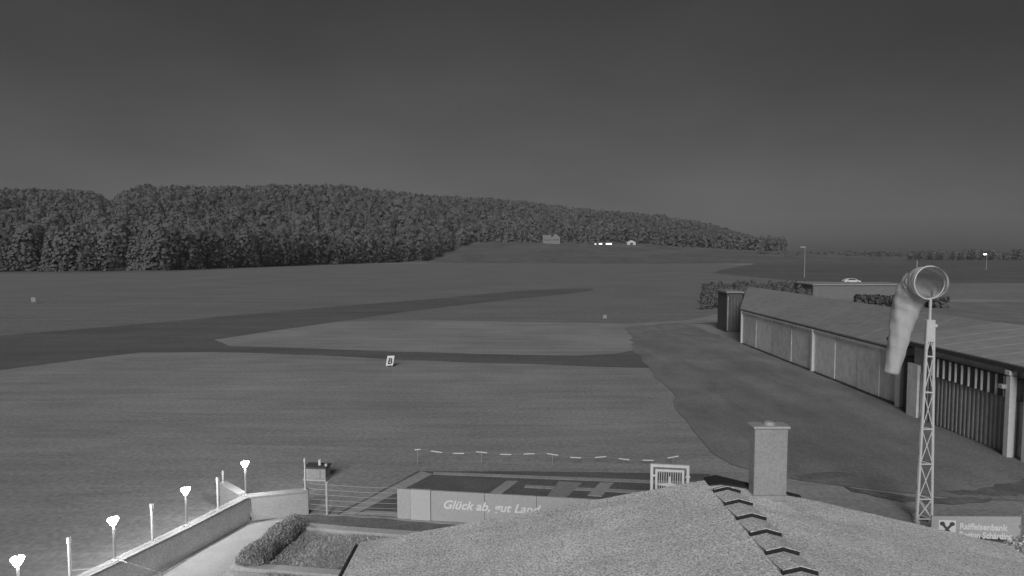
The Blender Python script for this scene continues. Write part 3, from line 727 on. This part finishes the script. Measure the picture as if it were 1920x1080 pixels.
# lettered wall
X0, X1 = fl_.x, 4.25
t = thing('lettered_wall', ((X0 + X1) / 2, fy((X0 + X1) / 2), 0), 'pale panelled wall with slanted lettering facing the clubhouse', 'wall')
fd = Vector((1, -.139, 0)).normalized(); fn = Vector((-.139, -1, 0)).normalized()      # along the fence, towards the camera
def fpt(X, off=0, z=0): return Vector((X, fy(X), z)) + fn * off
xs = [X0, gp(770, 975).x, gp(808, 977).x, -.9, .8, 2.5, X1]
WH = 1.04
for i in range(6):
    a0, a1 = fpt(xs[i] + .006), fpt(xs[i + 1] - .006); dp = .02 if i != 1 else .045
    MB().prism([(a0 + fn * dp).xy, (a1 + fn * dp).xy, (a1 - fn * .06).xy, (a0 - fn * .06).xy], .02, WH + (.01 if i == 1 else 0)).build('panel', 'banner_pale' if i == 1 else 'banner', t, bevel=.006)
    MB().tube([fpt(xs[i], -.10, 0), fpt(xs[i], -.10, WH - .05)], .04, 8).build('post', 'galv', t)
tx0 = gp(827, 955, .60); me = text_mesh('Gl\u00fcck ab, gut Land', .40, .32, .010, .006, 3.25)
place_text(me, 'lettering', 'letter', t, fpt(tx0.x, .03, .47), fd, (0, 0, 1))

# gate with glider emblem
gx0 = gy(1219, 900, fy(4.3)).x; gx1 = gy(1292, 900, fy(5.6)).x
t = thing('gate', ((gx0 + gx1) / 2, fy((gx0 + gx1) / 2), 0), 'tall white barred gate with a glider emblem, in a white frame', 'gate')
GH = 2.30
def bar(name, Xa, za, Xb, zb_, th, m='white_paint', off=0, par=None):
    MB().tube([fpt(Xa, off, za), fpt(Xb, off, zb_)], th, 4).build(name, m, par or t)
def slab(name, Xa, Xb, z0, z1, dp, par, off=0):
    a0, a1 = fpt(Xa), fpt(Xb); return MB().prism([(a0 + fn * (dp / 2 + off)).xy, (a1 + fn * (dp / 2 + off)).xy, (a1 - fn * (dp / 2 - off)).xy, (a0 - fn * (dp / 2 - off)).xy], z0, z1).build(name, 'white_paint', par)
slab('gate_post', gx0, gx0 + .085, 0, GH, .08, t); slab('gate_post', gx1 - .085, gx1, 0, GH, .08, t); slab('lintel', gx0 + .086, gx1 - .086, GH - .085, GH - .002, .078, t)
ix0, ix1, iz = gx0 + .15, gx1 - .15, GH - .16
slab('leaf_frame', ix0, ix0 + .07, .12, iz, .05, t); slab('leaf_frame', ix1 - .07, ix1, .12, iz, .05, t)
slab('leaf_frame', ix0 + .071, ix1 - .071, iz - .07, iz - .002, .048, t); slab('leaf_frame', ix0 + .071, ix1 - .071, .12, .19, .048, t)
for k in range(10):
    X = lerp(ix0 + .07, ix1 - .07, (k + .8) / 10.6); slab('bar', X - .008, X + .008, .19, iz - .07, .02, t)
for s, (g0_, g1_) in enumerate(((gx0, ix0), (ix1, gx1))):
    slab('hinge', g0_ + .04, g1_ + .03, 1.9, 1.96, .03, t); slab('hinge', g0_ + .04, g1_ + .03, .35, .41, .03, t)
# emblem: glider seen from behind - long wings, round body, fin
em = MB(); cx_ = (ix0 + ix1) / 2 + .0; zc_ = 1.66
prof = [(-.36, .02), (-.06, .05), (-.035, .09), (-.03, .26), (.03, .26), (.035, .09), (.06, .05), (.36, -.02), (.36, -.06), (.05, -.06), (.0, -.11), (-.05, -.06), (-.36, -.02)]
em.hull([fpt(cx_ + u, .02, zc_ + v) for u, v in prof], fn * .02); em.build('emblem', 'letter', t)

# bank banner on the fence near the mast
bx0 = gy(1747, 968, 18.5).x; bx1 = bx0 + 2.55
def by(X): return 18.5 + .10 * (X - bx0) * -1
bd_ = Vector((1, -.10, 0)).normalized(); bn = Vector((-.10, -1, 0)).normalized()
def bpt(X, z, off=0): return Vector((X, by(X), z)) + bn * off
t = thing('bank_banner', ((bx0 + bx1) / 2, by((bx0 + bx1) / 2), 0), 'pale advertising banner with an emblem and two lines of text beside the mast', 'banner')
BT = gy(1747, 968, 18.5).z
MB().hull([bpt(bx0, .25), bpt(bx1, .25), bpt(bx1, BT + .1), bpt(bx0, BT)], bn * -.03).build('banner_sheet', 'banner', t)
for X in (bx0 + .06, (bx0 + bx1) / 2, bx1 - .06):
    MB().tube([bpt(X, 0, -.08), bpt(X, BT - .02, -.08)], .04, 8).build('post', 'galv', t)
ex = bx0 + .20; ez = BT - .60; es = .50
MB().hull([bpt(ex, ez, .004), bpt(ex + es, ez, .004), bpt(ex + es, ez + es, .004), bpt(ex, ez + es, .004)], bn * .006).build('emblem_field', 'letter', t)
e_ = MB()
for s in (-1, 1):
    c = ex + es / 2
    e_.hull([bpt(c + s * (-.20), ez + .03, .014 + .001 * s), bpt(c + s * (-.12), ez + .03, .014 + .001 * s), bpt(c + s * .17, ez + .36, .014 + .001 * s), bpt(c + s * .11, ez + .41, .014 + .001 * s)], bn * .004)
    e_.hull([bpt(c + s * (.14 + .075 * math.cos(q)), ez + .39 + .065 * math.sin(q), .020 + .001 * s) for q in np.arange(0, 6.28, .7)], bn * .004)
e_.build('emblem', 'cabinet_lid', t)
me = text_mesh('Raiffeisenbank', .27, 0, .010, .004, 1.38); place_text(me, 'lettering', 'letter', t, bpt(ex + es + .10, BT - .36, .010), bd_, (0, 0, 1))
me = text_mesh('Region Sch\u00e4rding', .26, 0, .010, .004, 1.52); place_text(me, 'lettering', 'letter', t, bpt(ex + es + .10, BT - .62, .010), bd_, (0, 0, 1))
MB().hull([bpt(ex + es + .1, BT - .94, .004), bpt(bx1 - .2, BT - .94, .004), bpt(bx1 - .2, BT - .84, .004), bpt(ex + es + .1, BT - .84, .004)], bn * .004).build('stripe', 'letter', t)

# shrub at the right eave
sp = Vector((prr.x + 1.28, YG - .3, 0)); t = thing('shrub', sp, 'pale twiggy shrub growing up past the right-hand eave of the clubhouse', 'shrub')
b = MB()
for k in range(7):
    q = k * .9; e = sp + Vector((math.cos(q) * .5, math.sin(q) * .5, 2.2 + .5 * math.sin(k * 2.1)))
    b.tube([sp + Vector((math.cos(q) * .06, math.sin(q) * .06, 0)), sp + Vector((math.cos(q) * .25, math.sin(q) * .25, 1.1)), e], [.05, .035, .012], 6)
b.build('stems', 'bark', t)
sm_ = []
for _ in range(12000):
    d = Vector((random.gauss(0, 1), random.gauss(0, 1), random.gauss(0, 1))).normalized() * random.random() ** .4
    lump = 1 + .18 * math.sin(d.x * 7 + 1) * math.sin(d.z * 8) + .1 * math.sin(d.y * 9)
    sm_.append(sp + Vector((d.x * 1.25 * lump, d.y * 1.0 * lump, 2.45 + d.z * 1.45 * lump)))
leafy('foliage', sm_, .042, 'shrub', t)

# ================================================================ SIGNAL SQUARE ON THE GRASS
TL = gp(790, 884.5); BL = gp(636, 967.5); TR = gp(1300, 909); 
FR = Vector((6.6, fy(6.6) + .25)); FL = Vector((BL.x, fy(BL.x) + .06))
bedp = [Vector((TL.x - .16, TL.y + .05)), gp(1000, 884).xy, gp(1215, 887).xy, gp(1330, 889).xy, FR + Vector((.8, 0)), FL + Vector((-.12, 0))]
sheet('signal_square', bedp, .010, 'bed', 'black signal square laid on the grass behind the lettered wall', 'signal area', (.5, .025))
def mark(name, pts, label, m='mark', z=.022, cat='marking'):
    return structure(MB().prism([Vector((p.x, p.y)) for p in pts], .011, z).build(name, m), label, cat)
pxs = lambda L: [gp(x, y) for x, y in L]
bw_ = .42
mark('border_strip', [TL, Vector((BL.x, FL.y)), Vector((BL.x + .52, FL.y - .02)), Vector((TL.x + .50, TL.y - .30))], 'pale side border of the black signal square')
q0 = Vector((TL.x + .52, TL.y - .06)); q1 = gp(1300, 904)
mark('border_strip', [q0, q1, q1 + Vector((0, -.34, 0)), Vector((TL.x + .52, TL.y - .34))], 'pale far border of the black signal square')
mark('border_strip', [Vector((BL.x + .54, FL.y - .01)), Vector((BL.x + .84, FL.y + .30)), Vector((5.5, fy(5.5) + .55)), Vector((5.5, fy(5.5) + .25))], 'pale near border of the black signal square')
mark('signal_bar', pxs([(950, 902.5), (972, 902.5), (941, 926), (916, 926)]), 'single pale slanting bar on the black signal square')
t = thing('double_cross_signal', gp(1080, 916), 'pale double cross lying on the black signal square', 'signal')
MB().prism([p.xy for p in pxs([(985, 910.5), (1218, 921.5), (1216, 926.5), (983, 915)])], .011, .030).build('long_bar', 'mark', t)
MB().prism([p.xy for p in pxs([(1048, 904), (1091, 907), (1060, 936), (1024, 934)])], .011, .040).build('cross_bar', 'mark_dull', t)
MB().prism([p.xy for p in pxs([(1125, 906.5), (1151, 906.5), (1128, 932), (1102, 930)])], .011, .040).build('cross_bar', 'mark', t)

# rope barrier beyond the square
RPZ = .78
dash = [(783, 843), (818, 847), (860, 850), (903, 848), (948, 852), (992, 851), (1036, 852), (1079, 858), (1126, 857), (1170, 861), (1215, 863), (1262, 857)]
rp = [gp(x, y, RPZ) for x, y in dash]
YR = 25.4
t = thing('rope_barrier', (rp[5].x, YR, 0), 'low rope barrier hung with white strips behind the signal square', 'barrier')
rpts = [gy(x, y, YR) for x, y in dash]
tilt = [-.1, .13, .02, .09, .02, -.04, .16, .06, -.08, .13, .03, -.18]
path = []
for i, p in enumerate(rpts):
    w_ = .23 if i else .12; a_ = Vector((-w_, 0, w_ * tilt[i])); path += [p + a_, p - a_]
    MB().tube([p + a_, p - a_], .024, 6).build('strip', 'trim', t)
MB().tube(path, .006, 4).build('rope', 'cabinet', t)
for i in (0, 3, 6, 9, 11):
    p = rpts[i]; MB().tube([(p.x, YR, 0), (p.x, YR, p.z + .03)], .016, 6).build('post', 'cabinet', t)

# cabinet on the grass beyond the wall
cb = gp(590, 903); bw2 = .98; t = thing('metal_cabinet', (cb.x, cb.y, 0), 'low grey cabinet with a dark lid and stub pipe on the grass', 'cabinet')
MB().box((cb.x, cb.y + .35, .27), (bw2 - .1, .50, .42), -.10).build('body', 'cabinet', t, bevel=.02)
MB().box((cb.x, cb.y + .35, .51), (bw2 - .02, .60, .06), -.10).build('lid', 'cabinet_lid', t, bevel=.02)
MB().box((cb.x, cb.y + .35, .035), (bw2 - .04, .60, .07), -.10).build('plinth', 'kerb', t)
MB().tube([(cb.x + .10, cb.y + .35, .52), (cb.x + .10, cb.y + .35, .76)], .055, 10).build('pipe', 'trim', t)
MB().tube([(cb.x + .38, cb.y + .25, .52), (cb.x + .38, cb.y + .25, .62)], .05, 10).build('knob', 'trim', t)
dr = MB().box((cb.x - .04, cb.y + .10, .27), (.50, .03, .32), -.10).build('door', 'cabinet', t, bevel=.008)
MB().box((cb.x + .15, cb.y + .055, .28), (.03, .03, .10)).build('handle', 'galv', dr)

# ================================================================ NIGHT AIR
hm = bpy.data.materials.new('night_air'); hm.use_nodes = True; ht = hm.node_tree; ht.nodes.remove(ht.nodes['Principled BSDF'])
pv = ht.nodes.new('ShaderNodeVolumePrincipled'); pv.inputs['Color'].default_value = (.8, .8, .8, 1); pv.inputs['Density'].default_value = .00015
ht.links.new(pv.outputs[0], ht.nodes['Material Output'].inputs['Volume'])
MATS['night_air'] = hm
hz_o = MB().box((0, 850, 69.5), (4200, 2700, 141)).build('haze', 'night_air')
tag(hz_o, 'thin pale night haze over the whole airfield', 'haze', kind='stuff')
